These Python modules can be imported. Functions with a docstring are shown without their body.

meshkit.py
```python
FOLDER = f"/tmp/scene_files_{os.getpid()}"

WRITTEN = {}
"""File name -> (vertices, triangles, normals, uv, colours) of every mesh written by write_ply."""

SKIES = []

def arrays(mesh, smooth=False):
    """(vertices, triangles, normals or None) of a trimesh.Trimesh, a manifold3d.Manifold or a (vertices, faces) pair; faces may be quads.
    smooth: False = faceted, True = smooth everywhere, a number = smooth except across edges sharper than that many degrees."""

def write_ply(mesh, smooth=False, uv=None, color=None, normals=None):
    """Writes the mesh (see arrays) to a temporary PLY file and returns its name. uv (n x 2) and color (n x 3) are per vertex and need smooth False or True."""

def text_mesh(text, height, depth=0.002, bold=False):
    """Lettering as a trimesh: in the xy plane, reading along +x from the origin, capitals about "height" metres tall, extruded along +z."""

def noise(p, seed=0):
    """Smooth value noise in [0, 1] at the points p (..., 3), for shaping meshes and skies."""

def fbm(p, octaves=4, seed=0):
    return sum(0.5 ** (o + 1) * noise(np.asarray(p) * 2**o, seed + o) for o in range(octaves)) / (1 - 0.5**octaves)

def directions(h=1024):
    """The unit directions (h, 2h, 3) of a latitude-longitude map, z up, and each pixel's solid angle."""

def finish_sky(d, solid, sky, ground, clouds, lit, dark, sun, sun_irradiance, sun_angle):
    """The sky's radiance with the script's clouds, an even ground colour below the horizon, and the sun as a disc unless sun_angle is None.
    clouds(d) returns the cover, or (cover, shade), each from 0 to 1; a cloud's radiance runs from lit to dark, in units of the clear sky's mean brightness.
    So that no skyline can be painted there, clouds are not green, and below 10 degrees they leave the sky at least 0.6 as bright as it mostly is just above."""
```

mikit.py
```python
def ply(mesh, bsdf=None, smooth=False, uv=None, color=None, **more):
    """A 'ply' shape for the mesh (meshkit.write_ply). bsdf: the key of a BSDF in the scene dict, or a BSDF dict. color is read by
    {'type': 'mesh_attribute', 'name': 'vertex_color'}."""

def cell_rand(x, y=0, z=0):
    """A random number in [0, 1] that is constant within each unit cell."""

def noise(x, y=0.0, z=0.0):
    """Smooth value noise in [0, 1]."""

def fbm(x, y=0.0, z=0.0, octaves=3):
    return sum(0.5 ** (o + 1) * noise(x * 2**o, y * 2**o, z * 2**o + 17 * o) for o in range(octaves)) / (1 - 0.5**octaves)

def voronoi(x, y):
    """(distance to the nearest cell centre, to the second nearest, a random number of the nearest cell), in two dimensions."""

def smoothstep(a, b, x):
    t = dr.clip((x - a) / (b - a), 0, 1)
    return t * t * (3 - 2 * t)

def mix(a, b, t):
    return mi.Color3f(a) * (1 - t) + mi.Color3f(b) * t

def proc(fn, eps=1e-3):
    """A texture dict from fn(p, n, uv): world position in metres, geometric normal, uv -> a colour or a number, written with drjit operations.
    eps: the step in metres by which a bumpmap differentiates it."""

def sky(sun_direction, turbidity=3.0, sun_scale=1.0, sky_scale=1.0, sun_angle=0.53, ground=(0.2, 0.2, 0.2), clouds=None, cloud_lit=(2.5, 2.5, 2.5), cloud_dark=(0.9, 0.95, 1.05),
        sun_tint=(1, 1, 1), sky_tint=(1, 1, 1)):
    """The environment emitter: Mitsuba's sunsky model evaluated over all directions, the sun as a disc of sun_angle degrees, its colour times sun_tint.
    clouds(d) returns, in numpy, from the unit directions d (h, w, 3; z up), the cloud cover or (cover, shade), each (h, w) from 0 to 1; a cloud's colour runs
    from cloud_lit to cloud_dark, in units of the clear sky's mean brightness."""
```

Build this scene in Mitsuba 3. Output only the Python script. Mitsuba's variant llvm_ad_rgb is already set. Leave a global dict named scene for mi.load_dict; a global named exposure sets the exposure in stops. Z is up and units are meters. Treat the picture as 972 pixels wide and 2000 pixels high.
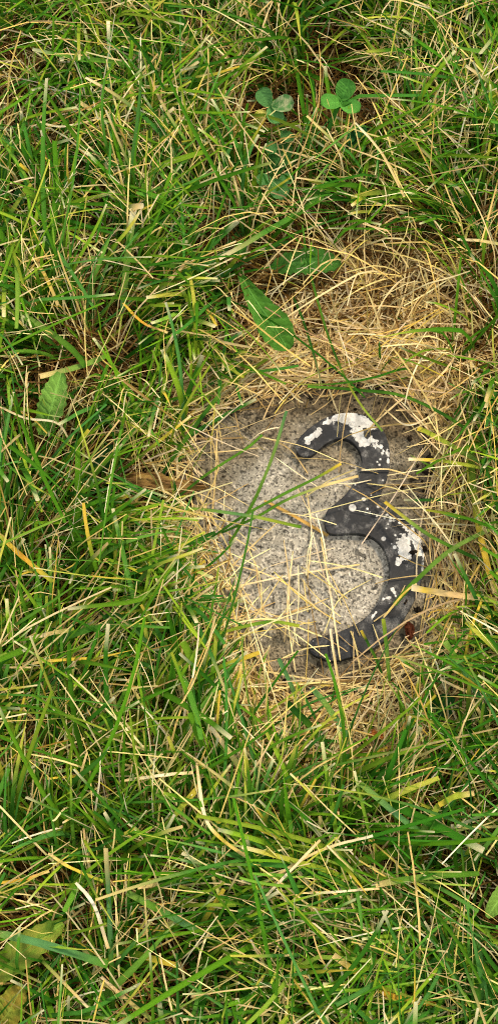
import math
import numpy as np, trimesh, mitsuba as mi, drjit as dr, mikit, meshkit
from scipy.spatial import Delaunay
import shapely
from shapely.geometry import Polygon, Point

# ------------------------------------------------------------------ camera, sky, exposure
T = mi.ScalarTransform4f
TILT, VFOV, SPAN = math.radians(18.0), math.radians(36.0), 0.3125      # tilt from straight down, field of view, half height of the view on the ground
DIST = SPAN / math.tan(VFOV / 2)
CAM = np.array([0.0, -DIST * math.sin(TILT), DIST * math.cos(TILT)])
scene = {}
labels = {}
scene['camera'] = {'type': 'perspective', 'fov': math.degrees(VFOV), 'fov_axis': 'y', 'near_clip': 0.02, 'far_clip': 500.0,
                   'to_world': T().look_at(origin=CAM.tolist(), target=[0, 0, 0], up=[0, 0, 1])}
scene['sky'] = mikit.sky((0.50, 0.42, 0.76), turbidity=3, sun_scale=0.30, sun_angle=10,
                         clouds=lambda d: (1.0, np.clip(0.55 - 0.55 * d[..., 2], 0, 1)),          # a bright even overcast, a little darker towards the horizon
                         cloud_lit=(1.2, 1.18, 1.13), cloud_dark=(0.5, 0.51, 0.52), sun_tint=(1.0, 0.96, 0.88))
exposure = 3.08

# ------------------------------------------------------------------ helpers
rng = np.random.default_rng(20240611)
MM = 0.001
PX = 1.0 / 3200.0                                   # one photo pixel on the ground, in metres
F = np.array([0, math.sin(TILT), -math.cos(TILT)])
U = np.array([0, math.cos(TILT), math.sin(TILT)])
HALF = math.tan(VFOV / 2)


def at(px, py, z=0.0):
    """World point at height z seen at a photo pixel (used only to measure where things stand)."""
    d = F + np.array([1.0, 0, 0]) * (px - 486) / 1000 * HALF + U * (1000 - py) / 1000 * HALF
    return CAM + d * ((z - CAM[2]) / d[2])


def srgb(r, g, b):
    c = np.array([r, g, b], float) / 255
    return np.where(c <= 0.04045, c / 12.92, ((c + 0.055) / 1.055) ** 2.4)


def numbered(name):
    if name not in labels and name not in scene:
        return name
    k = 1
    while f'{name}_{k:03d}' in labels or f'{name}_{k:03d}' in scene:
        k += 1
    return f'{name}_{k:03d}'


def tag(key, label=None, cat=None, group=None, kind=None):
    e = {}
    if label: e['label'] = label
    if cat: e['category'] = cat
    if group: e['group'] = group
    if kind: e['kind'] = kind
    labels[key] = e


def catmull(P, n):
    P = np.asarray(P, float)
    if len(P) == 2:
        return P[0] + (P[1] - P[0]) * np.linspace(0, 1, n)[:, None]
    Q = np.vstack([2 * P[0] - P[1], P, 2 * P[-1] - P[-2]])
    t = np.linspace(0, len(P) - 1 - 1e-9, n)
    i = t.astype(int); f = (t - i)[:, None]
    a, b, c, d = Q[i], Q[i + 1], Q[i + 2], Q[i + 3]
    return 0.5 * (2 * b + (c - a) * f + (2 * a - 5 * b + 4 * c - d) * f ** 2 + (3 * b - a - 3 * c + d) * f ** 3)


# ------------------------------------------------------------------ materials
N = mikit.noise


def soil_color(p, n, uv):
    a = mikit.fbm(p.x * 260, p.y * 260, p.z * 260, 3)
    b = mikit.fbm(p.x * 40, p.y * 40, 3.0, 2)
    c = mikit.mix((0.010, 0.007, 0.0045), (0.045, 0.031, 0.019), mikit.smoothstep(0.3, 0.75, a) * (0.5 + 0.5 * b))
    far = mikit.smoothstep(0.7, 1.3, dr.sqrt(p.x * p.x + p.y * p.y))
    g = mikit.mix((0.05, 0.085, 0.02), (0.12, 0.12, 0.045), mikit.fbm(p.x * 30, p.y * 30, 1.0, 3))
    return c * (1 - far) + g * far


scene['soil_mat'] = {'type': 'twosided', 'b': {'type': 'bumpmap', 'scale': 0.004, 'arbitrary': mikit.proc(lambda p, n, uv: mikit.fbm(p.x * 300, p.y * 300, p.z * 300, 3), 3e-4),
                     'bsdf': {'type': 'principled', 'base_color': mikit.proc(soil_color), 'roughness': 0.95, 'specular': 0.2}}}

SLAB_C = at(615, 1065)[:2]
SLAB_R = np.array([0.0865, 0.123])
SLAB_ANG = math.radians(4)
SLAB_Z = 0.006
SC, SS = math.cos(SLAB_ANG), math.sin(SLAB_ANG)


def slab_uv(x, y):
    dx, dy = x - SLAB_C[0], y - SLAB_C[1]
    return (dx * SC + dy * SS) / SLAB_R[0], (-dx * SS + dy * SC) / SLAB_R[1]


def slab_rad(x, y):
    u, v = slab_uv(x, y)
    return (np.abs(u) ** 4 + np.abs(v) ** 4) ** 0.25


CLEAN = at(590, 1072)[:2]


def concrete_color(p, n, uv):
    g1 = N(p.x * 1400, p.y * 1400, 2.0)
    g2 = N(p.x * 820, p.y * 820, 9.0)
    g3 = mikit.fbm(p.x * 70, p.y * 70, 4.0, 3)
    base = mikit.mix((0.335, 0.315, 0.265), (0.50, 0.48, 0.425), g3)
    base = base * (1 - 0.3 * mikit.smoothstep(0.55, 0.8, mikit.fbm(p.x * 150, p.y * 150, 31.0, 3)))
    pit = mikit.smoothstep(0.80, 0.86, N(p.x * 420, p.y * 420, 41.0))
    base = base * (1 - 0.65 * pit)
    dark = mikit.smoothstep(0.52, 0.72, 0.6 * g1 + 0.4 * g2)
    light = mikit.smoothstep(0.60, 0.78, 0.5 * N(p.x * 1000 + 7, p.y * 1000, 5.0) + 0.5 * N(p.x * 800, p.y * 800, 6.0))
    c = base * (1 - 0.60 * dark)
    c = c + mi.Color3f(0.24, 0.23, 0.21) * light
    # damp earth left on the slab: everywhere but the middle, with an uneven edge of its own
    ex, ey = (p.x - float(CLEAN[0])) / 0.064, (p.y - float(CLEAN[1])) / 0.058
    r = dr.sqrt(ex * ex + ey * ey)
    w = mikit.fbm(p.x * 55, p.y * 55, 8.0, 3) - 0.5
    dirt = mikit.smoothstep(0.78, 1.25, r + 1.1 * w)
    d2 = mikit.smoothstep(1.25, 1.75, r + 1.2 * w)
    c = c * (mi.Color3f(1) * (1 - dirt) + mi.Color3f(0.58, 0.53, 0.44) * dirt)
    return c * (mi.Color3f(1) * (1 - d2) + mi.Color3f(0.60, 0.54, 0.46) * d2)


scene['concrete_mat'] = {'type': 'twosided', 'b': {'type': 'bumpmap', 'scale': 0.0012,
    'arbitrary': mikit.proc(lambda p, n, uv: 0.6 * N(p.x * 1400, p.y * 1400, 2.0) + 0.4 * N(p.x * 820, p.y * 820, 9.0), 2e-4),
    'bsdf': {'type': 'principled', 'base_color': mikit.proc(concrete_color), 'roughness': 0.9, 'specular': 0.25}}}

NUM_TOP = SLAB_Z + 0.0053


def wp(px, py):
    return at(px, py, NUM_TOP)[:2]


SEGS = [((632, 826), (664, 814), 4.5, 9), ((668, 815), (706, 822), 14, 6), ((690, 832), (708, 862), 11, 9), ((712, 822), (722, 832), 9, 7), ((600, 861), (622, 842), 7, 6),
        ((722, 856), (756, 888), 5, 9), ((789, 1055), (789, 1085), 12, 9), ((803, 1034), (816, 1075), 8, 10), ((777, 1092), (778, 1100), 5, 7), ((826, 1075), (825, 1132), 2.0, 3),
        ((755, 1005), (795, 1032), 1.5, 6), ((766, 1150), (768, 1156), 4, 3), ((750, 1170), (760, 1166), 2.5, 4), ((724, 1206), (734, 1198), 2, 5), ((800, 1010), (818, 1050), 2, 7),
        ((757, 885), (757, 905), 2, 4)]
DOTS = [(710, 975, 4), (687, 991, 7), (742, 897, 2.8), (693, 947, 2.4), (717, 994, 2.6), (738, 990, 3), (762, 1016, 3), (750, 1012, 2), (735, 1008, 2), (754, 1032, 2.3), (748, 1052, 5),
        (770, 1068, 4), (740, 908, 2), (747, 938, 2), (742, 955, 1.8), (736, 902, 1.8), (724, 967, 2), (611, 1252, 1.8), (760, 1178, 2), (772, 1164, 2.2), (722, 1000, 1.6), (747, 1000, 1.6),
        (757, 1024, 1.8), (764, 1062, 2), (771, 1046, 2.2), (775, 1053, 2)]


def paint_mask(p, n, uv):
    e = mikit.fbm(p.x * 520, p.y * 520, 1.0, 4) - 0.5
    e2 = N(p.x * 300, p.y * 300, 7.0) - 0.5
    m = mi.Float(-1.0)
    for a, b, r, k in SEGS:
        (ax, ay), (bx, by) = wp(*a), wp(*b)
        dx, dy = bx - ax, by - ay
        t = dr.clip(((p.x - ax) * dx + (p.y - ay) * dy) / (dx * dx + dy * dy), 0, 1)
        d = dr.sqrt(dr.square(p.x - ax - t * dx) + dr.square(p.y - ay - t * dy))
        m = dr.maximum(m, (r + 2.2 * k * e - d / PX))
    for x, y, r in DOTS:
        ax, ay = wp(x, y)
        d = dr.sqrt(dr.square(p.x - ax) + dr.square(p.y - ay))
        m = dr.maximum(m, (r + 4.5 * e2 * min(1, r / 4) - d / PX))
    g = N(p.x * 1900, p.y * 1900, 4.0)
    worn = mikit.fbm(p.x * 240, p.y * 240, 9.0, 3)
    thin = mikit.smoothstep(-5.0, 0.5, m) * mikit.smoothstep(0.45, 0.8, worn) * 0.3 * g
    return dr.maximum(thin, mikit.smoothstep(-0.9, 1.3, m) * (0.72 + 0.28 * mikit.smoothstep(0.2, 0.6, g + 0.4 * worn)))


def numeral_color(p, n, uv):
    a = mikit.fbm(p.x * 90, p.y * 90, 2.0, 3)
    b = N(p.x * 1600, p.y * 1600, 3.0)
    c = mikit.mix((0.0075, 0.0095, 0.0135), (0.016, 0.0200, 0.028), a) * (0.8 + 0.4 * b)
    scr = mikit.smoothstep(0.80, 0.90, N(p.x * 900 + p.y * 500, p.y * 60 - p.x * 110, 12.0)) + mikit.smoothstep(0.84, 0.92, N(p.x * 90 + p.y * 30, p.y * 1000 - p.x * 300, 15.0))
    dust = mikit.smoothstep(0.48, 0.75, mikit.fbm(p.x * 45, p.y * 45, 21.0, 5))
    c = mikit.mix(c, mi.Color3f(0.055, 0.055, 0.053), 0.22 * dust * b + 0.22 * dr.minimum(scr, 1.0))
    return mikit.mix(c, mi.Color3f(0.06, 0.06, 0.06), (1 - mikit.smoothstep(0.55, 0.97, n.z)) * mikit.smoothstep(0.35, 0.65, mikit.fbm(p.x * 400, p.y * 400, 2.0, 2)) * mikit.smoothstep(0.1, 0.35, n.z))


def paint_color(p, n, uv):
    a = mikit.fbm(p.x * 300, p.y * 300, 6.0, 3)
    return mikit.mix((0.50, 0.51, 0.51), (0.74, 0.75, 0.75), mikit.smoothstep(0.25, 0.6, a))


scene['numeral_mat'] = {'type': 'twosided', 'b': {'type': 'blendbsdf', 'weight': mikit.proc(paint_mask),
    'a': {'type': 'principled', 'base_color': mikit.proc(numeral_color), 'roughness': 0.55, 'specular': 0.35},
    'c': {'type': 'principled', 'base_color': mikit.proc(paint_color), 'roughness': 0.75, 'specular': 0.3}}}
scene['paint_mat'] = {'type': 'twosided', 'b': {'type': 'principled', 'base_color': mikit.proc(paint_color), 'roughness': 0.75, 'specular': 0.3}}
VC = {'type': 'mesh_attribute', 'name': 'vertex_color'}
scene['green_blade_mat'] = {'type': 'principledthin', 'base_color': VC, 'roughness': 0.45, 'eta': 1.3, 'diff_trans': 0.55}
scene['dry_blade_mat'] = {'type': 'principledthin', 'base_color': VC, 'roughness': 0.55, 'eta': 1.35, 'diff_trans': 0.45}
scene['leaf_mat'] = {'type': 'principledthin', 'base_color': VC, 'roughness': 0.38, 'eta': 1.5, 'diff_trans': 0.6}

# ------------------------------------------------------------------ the ground
def soil_z(x, y):
    p = np.stack([x, y, np.zeros_like(x)], -1)
    z = (meshkit.fbm(p * 18, 3, 3) - 0.5) * 0.012 + (meshkit.fbm(p * 110, 3, 7) - 0.5) * 0.006
    r = slab_rad(x, y)
    k = np.clip((r - 0.80) / 0.14, 0, 1)
    return z * k + (1 - k) * -0.02


def axis(fine, step, far):
    a = list(np.arange(0, fine, step)); s = step
    while a[-1] < far:
        s *= 1.35; a.append(a[-1] + s)
    a = np.array(a)
    return np.concatenate([-a[:0:-1], a])


ax_, ay_ = axis(0.36, 0.0035, 80), axis(0.55, 0.0035, 80)
gx, gy = np.meshgrid(ax_, ay_, indexing='ij')
gz = soil_z(gx, gy) * (np.hypot(gx, gy) < 30)
nx, ny = gx.shape
idx = np.arange(nx * ny).reshape(nx, ny)
quads = np.stack([idx[:-1, :-1], idx[1:, :-1], idx[1:, 1:], idx[:-1, 1:]], -1).reshape(-1, 4)
scene['soil_ground'] = mikit.ply((np.stack([gx, gy, gz], -1).reshape(-1, 3), quads), 'soil_mat', smooth=True)
tag('soil_ground', 'dark moist soil under the lawn', 'ground', kind='structure')

# ------------------------------------------------------------------ the slab
def slab_mesh():
    na, rings = 220, list(np.linspace(0.02, 0.93, 60)) + [0.95, 0.965, 0.978, 0.988, 0.995, 1.0, 1.0]
    ang = np.linspace(0, 2 * np.pi, na, endpoint=False)
    ca, sa = np.cos(ang), np.sin(ang)
    k = (np.abs(ca) ** 4 + np.abs(sa) ** 4) ** -0.25
    V = [[SLAB_C[0], SLAB_C[1], SLAB_Z]]
    for i, r in enumerate(rings):
        u, v = r * k * ca * SLAB_R[0], r * k * sa * SLAB_R[1]
        e = 1 + 0.02 * (meshkit.fbm(np.stack([ca * 3, sa * 3, 0 * ca], -1), 3, 5) - 0.5) * r
        x, y = SLAB_C[0] + (u * SC - v * SS) * e, SLAB_C[1] + (u * SS + v * SC) * e
        p = np.stack([x, y, 0 * x], -1)
        z = SLAB_Z + (meshkit.fbm(p * 60, 3, 2) - 0.5) * 0.0014 + (meshkit.noise(p * 450, 4) - 0.5) * 0.0006
        if r > 0.94: z = z - 0.006 * ((r - 0.94) / 0.06) ** 2
        if i == len(rings) - 1: z = z * 0 - 0.06
        V += np.stack([x, y, z], -1).tolist()
    f = [[0, 1 + j, 1 + (j + 1) % na] for j in range(na)]
    for i in range(len(rings) - 1):
        a, b = 1 + i * na, 1 + (i + 1) * na
        for j in range(na):
            j2 = (j + 1) % na
            f += [[a + j, b + j, b + j2], [a + j, b + j2, a + j2]]
    return trimesh.Trimesh(np.array(V), np.array(f), process=False)


scene['concrete_slab'] = mikit.ply(slab_mesh(), 'concrete_mat', smooth=45)
tag('concrete_slab', 'speckled grey concrete slab sunk in the lawn under the black numeral', 'slab')

# ------------------------------------------------------------------ the numeral
OUT = [(405, 264), (401, 247), (410, 226), (430, 204), (455, 185), (485, 167), (515, 157), (545, 153), (575, 155), (605, 164), (630, 180), (649, 205), (661, 235), (667, 270), (666, 305), (658, 340), (645, 370), (635, 401),
       (650, 409), (680, 430), (710, 452), (735, 478), (755, 515), (763, 550), (762, 590), (755, 630), (742, 670), (722, 710), (700, 745), (672, 780), (640, 806), (605, 826), (570, 840), (535, 850), (500, 855), (468, 845), (445, 832),
       (437, 814), (442, 798), (458, 788), (500, 780), (540, 765), (580, 745), (615, 715), (640, 680), (655, 650), (664, 620), (665, 585), (655, 550), (638, 522), (612, 503), (580, 495), (545, 494), (510, 496), (490, 488), (482, 466), (484, 444), (494, 424),
       (515, 408), (540, 385), (560, 360), (578, 330), (587, 300), (584, 270), (572, 248), (555, 233), (535, 226), (510, 229), (485, 241), (465, 258), (448, 272), (430, 278), (414, 275)]
CORNER = 17                                              # the sharp notch on the right
pts = [wp(300 + x * 672 / 972, 700 + y * 672 / 972) for x, y in OUT]
loop = pts[CORNER:] + pts[:CORNER + 1]
fine = catmull(loop, 520)[:-1]
NUM = Polygon(fine).buffer(0)


def numeral_mesh():
    rad = 0.0004
    P = [np.array(NUM.exterior.segmentize(0.0006).coords)[:-1]]
    nb = len(P[0])
    for d in (0.00008, 0.00018, 0.0003, 0.0004, 0.0014):
        g = NUM.buffer(-d)
        P.append(np.array(g.exterior.segmentize(0.0007).coords)[:-1])
    x0, y0, x1, y1 = NUM.bounds
    g = np.stack(np.meshgrid(np.arange(x0, x1, 0.0018), np.arange(y0, y1, 0.0018)), -1).reshape(-1, 2)
    inner = NUM.buffer(-0.0028)
    P.append(g[shapely.contains_xy(inner, g[:, 0], g[:, 1])])
    Q = np.vstack(P)
    d = shapely.distance(shapely.points(Q), NUM.exterior)
    k = np.clip(d / rad, 0, 1)
    z = NUM_TOP - rad + rad * np.sqrt(np.clip(1 - (1 - k) ** 2, 0, 1))
    z = z + (meshkit.fbm(np.column_stack([Q, 0 * z]) * 90, 2, 4) - 0.5) * 0.0003 * k
    tri = Delaunay(Q).simplices
    c = Q[tri].mean(1)
    tri = tri[shapely.contains_xy(NUM, c[:, 0], c[:, 1])]
    a, b, e = (Q[tri[:, i]] for i in range(3))
    s = (b[:, 0] - a[:, 0]) * (e[:, 1] - a[:, 1]) - (b[:, 1] - a[:, 1]) * (e[:, 0] - a[:, 0])
    tri = tri[np.abs(s) > 1e-12]; s = s[np.abs(s) > 1e-12]
    tri[s < 0] = tri[s < 0][:, ::-1]
    V = np.column_stack([Q, z])
    zb = SLAB_Z + 0.0007
    B = np.column_stack([P[0], np.full(nb, zb)])
    i = np.arange(nb); j = (i + 1) % nb; o = len(V)
    ccw = NUM.exterior.is_ccw
    f1, f2 = np.stack([i, o + i, o + j], 1), np.stack([i, o + j, j], 1)
    if not ccw:
        pass
    else:
        f1, f2 = f1[:, [0, 1, 2]], f2[:, [0, 1, 2]]
    return trimesh.Trimesh(np.vstack([V, B]), np.vstack([tri, f1, f2]), process=False)


tag('numeral', 'black numeral 3 with flaking white paint fixed on the concrete slab', 'numeral')
scene['numeral__body'] = mikit.ply(numeral_mesh(), 'numeral_mat', smooth=50)
sx, sy = wp(687, 829)
prof = np.array([[0, 0.0006], [0.0008, 0.00058], [0.0011, 0.0002], [0.0015, 0.00015], [0.0017, 0.0004], [0.0021, 0.00045], [0.0023, 0.0001], [0.0024, -0.0006]])
pin = trimesh.creation.revolve(prof[::-1], sections=28); pin.apply_translation([sx, sy, NUM_TOP])
scene['numeral__fixing_pin'] = mikit.ply(pin, 'paint_mat', smooth=40)
labels['numeral__fixing_pin'] = {'label': 'small round pin head under the white paint'}
PREP = NUM.buffer(0.0008); shapely.prepare(PREP)


def floor_z(x, y):
    sh = np.shape(x)
    x, y = np.ravel(x), np.ravel(y)
    r = slab_rad(x, y)
    z = np.where(r < 1.0, SLAB_Z + 0.0008, np.maximum(soil_z(x, y), -0.002) + 0.001)
    z = np.where(shapely.contains_xy(PREP, x, y), NUM_TOP + 0.0006, z)
    return z.reshape(sh)


# ------------------------------------------------------------------ blades
K = 9
MOWN = 0.042                                        # height the mower leaves


def ribbon(path, side, w, fold, col, cols=3):
    """(vertices, faces, colours): path, side (n, K, 3), half widths (n, K), colours (n, K, 3)."""
    n, k = path.shape[:2]
    tan = np.gradient(path, axis=1)
    tan /= np.linalg.norm(tan, axis=2, keepdims=True) + 1e-12
    side = side - (side * tan).sum(2, keepdims=True) * tan
    side /= np.linalg.norm(side, axis=2, keepdims=True) + 1e-12
    nor = np.cross(tan, side)
    nor *= np.sign(nor[..., 2:3] + 1e-9)
    if cols == 3:
        V = np.stack([path - side * w[..., None] + nor * (fold * w)[..., None], path, path + side * w[..., None] + nor * (fold * w)[..., None]], 2)
        C = np.stack([col * 0.93, np.clip(col * 1.12, 0, 1), col], 2)
    else:
        V = np.stack([path - side * w[..., None], path + side * w[..., None]], 2)
        C = np.stack([col * 0.92, col], 2)
    i = np.arange(n * k * cols).reshape(n, k, cols)
    q = np.stack([i[:, :-1, :-1], i[:, :-1, 1:], i[:, 1:, 1:], i[:, 1:, :-1]], -1).reshape(-1, 4)
    f = np.vstack([q[:, [0, 1, 2]], q[:, [0, 2, 3]]])
    return V.reshape(-1, 3), f, C.reshape(-1, 3)


class Heap:
    def __init__(self): self.v, self.f, self.c, self.o = [], [], [], 0

    def add(self, vfc):
        v, f, c = vfc
        self.v.append(v); self.f.append(f + self.o); self.c.append(c); self.o += len(v)

    def ply(self, mat):
        return mikit.ply((np.vstack(self.v), np.vstack(self.f)), mat, smooth=True, color=np.clip(np.vstack(self.c), 0, 1))


GREENS = [srgb(86, 140, 30), srgb(112, 160, 38), srgb(60, 118, 32), srgb(74, 134, 60), srgb(144, 180, 50), srgb(46, 98, 26), srgb(170, 190, 62), srgb(98, 156, 78)]
GREEN_W = np.array([0.20, 0.13, 0.20, 0.14, 0.08, 0.20, 0.05, 0.04])
YELLOW, ORANGE, STRAW, PALE, TAN, BROWN = srgb(214, 190, 74), srgb(212, 160, 60), srgb(228, 204, 142), srgb(246, 234, 200), srgb(198, 164, 98), srgb(120, 84, 46)
DRYS = [srgb(242, 226, 172), srgb(248, 236, 196), srgb(226, 206, 148), srgb(236, 218, 160), srgb(200, 176, 124), PALE, srgb(228, 210, 118)]
DRY_W = np.array([0.28, 0.2, 0.18, 0.16, 0.08, 0.05, 0.05])


def pick(pal, w, n):
    c = np.array(pal)[rng.choice(len(pal), n, p=w / w.sum())]
    return c * rng.uniform(0.8, 1.2, (n, 1)) * rng.uniform(0.94, 1.06, (n, 3))


def grow(root, az, lean, curl, L, w, k=K, drift=None, kink=0.0, top=None, pointed=0.3, twist=0.5, floor=True, lift=0.0):
    """Paths, sides and half widths of blades growing from their roots."""
    n = len(root)
    s = np.linspace(0, 1, k)[None]
    drift = rng.normal(0, 0.35, n) if drift is None else drift
    th = lean[:, None] + curl[:, None] * s ** 1.3
    kk = (rng.random(n) < kink) * rng.normal(0.9, 0.4, n)
    kp = rng.uniform(0.35, 0.75, n)
    th = th + kk[:, None] * (s > kp[:, None])
    ph = az[:, None] + drift[:, None] * s + (rng.normal(0, 0.5, n) * (kk != 0))[:, None] * (s > kp[:, None])
    d = np.stack([np.sin(th) * np.cos(ph), np.sin(th) * np.sin(ph), np.cos(th)], -1)
    step = (d[:, 1:] + d[:, :-1]) / 2 * (L / (k - 1))[:, None, None]
    path = np.concatenate([root[:, None], root[:, None] + np.cumsum(step, 1)], 1)
    if floor:
        fz = floor_z(path[..., 0], path[..., 1]) + rng.uniform(0, 0.004, (n, 1)) + lift
        fz[:, 0] = np.minimum(fz[:, 0], path[:, 0, 2])
        path[..., 2] = np.maximum(path[..., 2], fz)
        z = path[..., 2]
        for _ in range(2):
            z = z.copy(); z[:, 1:-1] = np.maximum(z[:, 1:-1], (z[:, :-2] + z[:, 2:]) / 2 * 0.5 + z[:, 1:-1] * 0.5)
        path[..., 2] = z
    hi = path[..., 2] - MOWN
    path[..., 2] = np.where(hi > 0, MOWN + 0.25 * hi, path[..., 2])
    tw = rng.normal(0, twist, n)[:, None] + rng.normal(0, 0.5, n)[:, None] * s
    sv = np.stack([-np.sin(ph), np.cos(ph), np.zeros_like(ph)], -1)
    nv = np.cross(d, sv)
    side = sv * np.cos(tw)[..., None] + nv * np.sin(tw)[..., None]
    wp_ = np.minimum(1, 0.65 + 2.2 * s) * np.where(s > 0.7, 1 - 0.25 * (s - 0.7) / 0.3, 1)
    pt = (rng.random(n) < pointed)[:, None]
    wp_ = np.where(pt, np.minimum(wp_, np.clip((1.02 - s) / 0.45, 0.04, 1) ** 0.8), wp_)
    return path, side, w[:, None] * wp_, pt


def green_colors(n, k, yellowing, tuft=None):
    s = np.linspace(0, 1, k)[None, :, None]
    base = pick(GREENS, GREEN_W, n)[:, None]
    if tuft is not None: base = base * 0.5 + tuft[:, None] * 0.5
    c = np.repeat(base, k, 1) * (0.78 + 0.35 * s)  # blades coloured darker towards the root, painted shade deep in the grass
    root = 1 - np.clip(s / 0.22, 0, 1)
    rc = pick([srgb(132, 136, 70), srgb(104, 118, 56), srgb(140, 112, 66)], np.array([1, 1, 0.7]), n)[:, None]
    c = c * (1 - 0.5 * root) + rc * 0.5 * root
    yl = (rng.random(n) < yellowing)[:, None, None]
    st = rng.uniform(0.5, 1.0, n)[:, None, None]
    a = np.clip((s - st) / 0.25, 0, 1) * yl
    yc = pick([YELLOW, ORANGE, STRAW, srgb(186, 190, 78)], np.array([0.6, 0.0, 1.1, 1.8]), n)[:, None]
    c = c * (1 - a) + yc * a
    tipped = (rng.random(n) < 0.38)[:, None, None]
    a = (s > 0.95) * tipped * 0.7
    return c * (1 - a) + PALE * a


def dry_colors(n, k, dark=0.0):
    s = np.linspace(0, 1, k)[None, :, None]
    c = np.repeat(pick(DRYS, DRY_W, n)[:, None], k, 1) * (1 + 0.18 * np.sin(s * rng.uniform(2, 9, (n, 1, 1)) + rng.uniform(0, 6, (n, 1, 1))))
    if dark:
        d = (rng.random(n) < dark)[:, None, None]
        c = np.where(d, c * np.array([0.5, 0.42, 0.34]), c)
    return c


# where things grow, measured on the ground
def blob(x, y, px, py, rx, ry):
    c = at(px, py)
    return np.exp(-(((x - c[0]) / (rx * PX)) ** 2 + ((y - c[1]) / (ry * PX)) ** 2) ** 2)


def green_density(x, y):
    g = 0.85 + 1.9 * (meshkit.fbm(np.stack([x, y, 0 * x], -1) * 34, 3, 21) - 0.5)
    g = g * (1 - 0.90 * blob(x, y, 735, 600, 215, 150)) * (1 - 0.9 * blob(x, y, 850, 850, 80, 330)) * (1 - 0.7 * blob(x, y, 620, 1390, 190, 110))
    g = g * (1 - 0.6 * blob(x, y, 430, 750, 130, 70)) * (1 - 0.45 * blob(x, y, 230, 420, 200, 120)) * (1 - 0.35 * blob(x, y, 330, 640, 110, 110)) * (1 - 0.4 * blob(x, y, 440, 1200, 90, 120))
    r = slab_rad(x, y)
    g = g * np.clip((r - 0.88) / 0.14, 0, 1)
    g = g * (1 - 0.7 * blob(x, y, 840, 250, 70, 60)) * (1 - 0.7 * blob(x, y, 60, 1500, 70, 60)) * (1 - 0.6 * blob(x, y, 290, 300, 40, 35))
    return np.clip(g, 0, 1)


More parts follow.
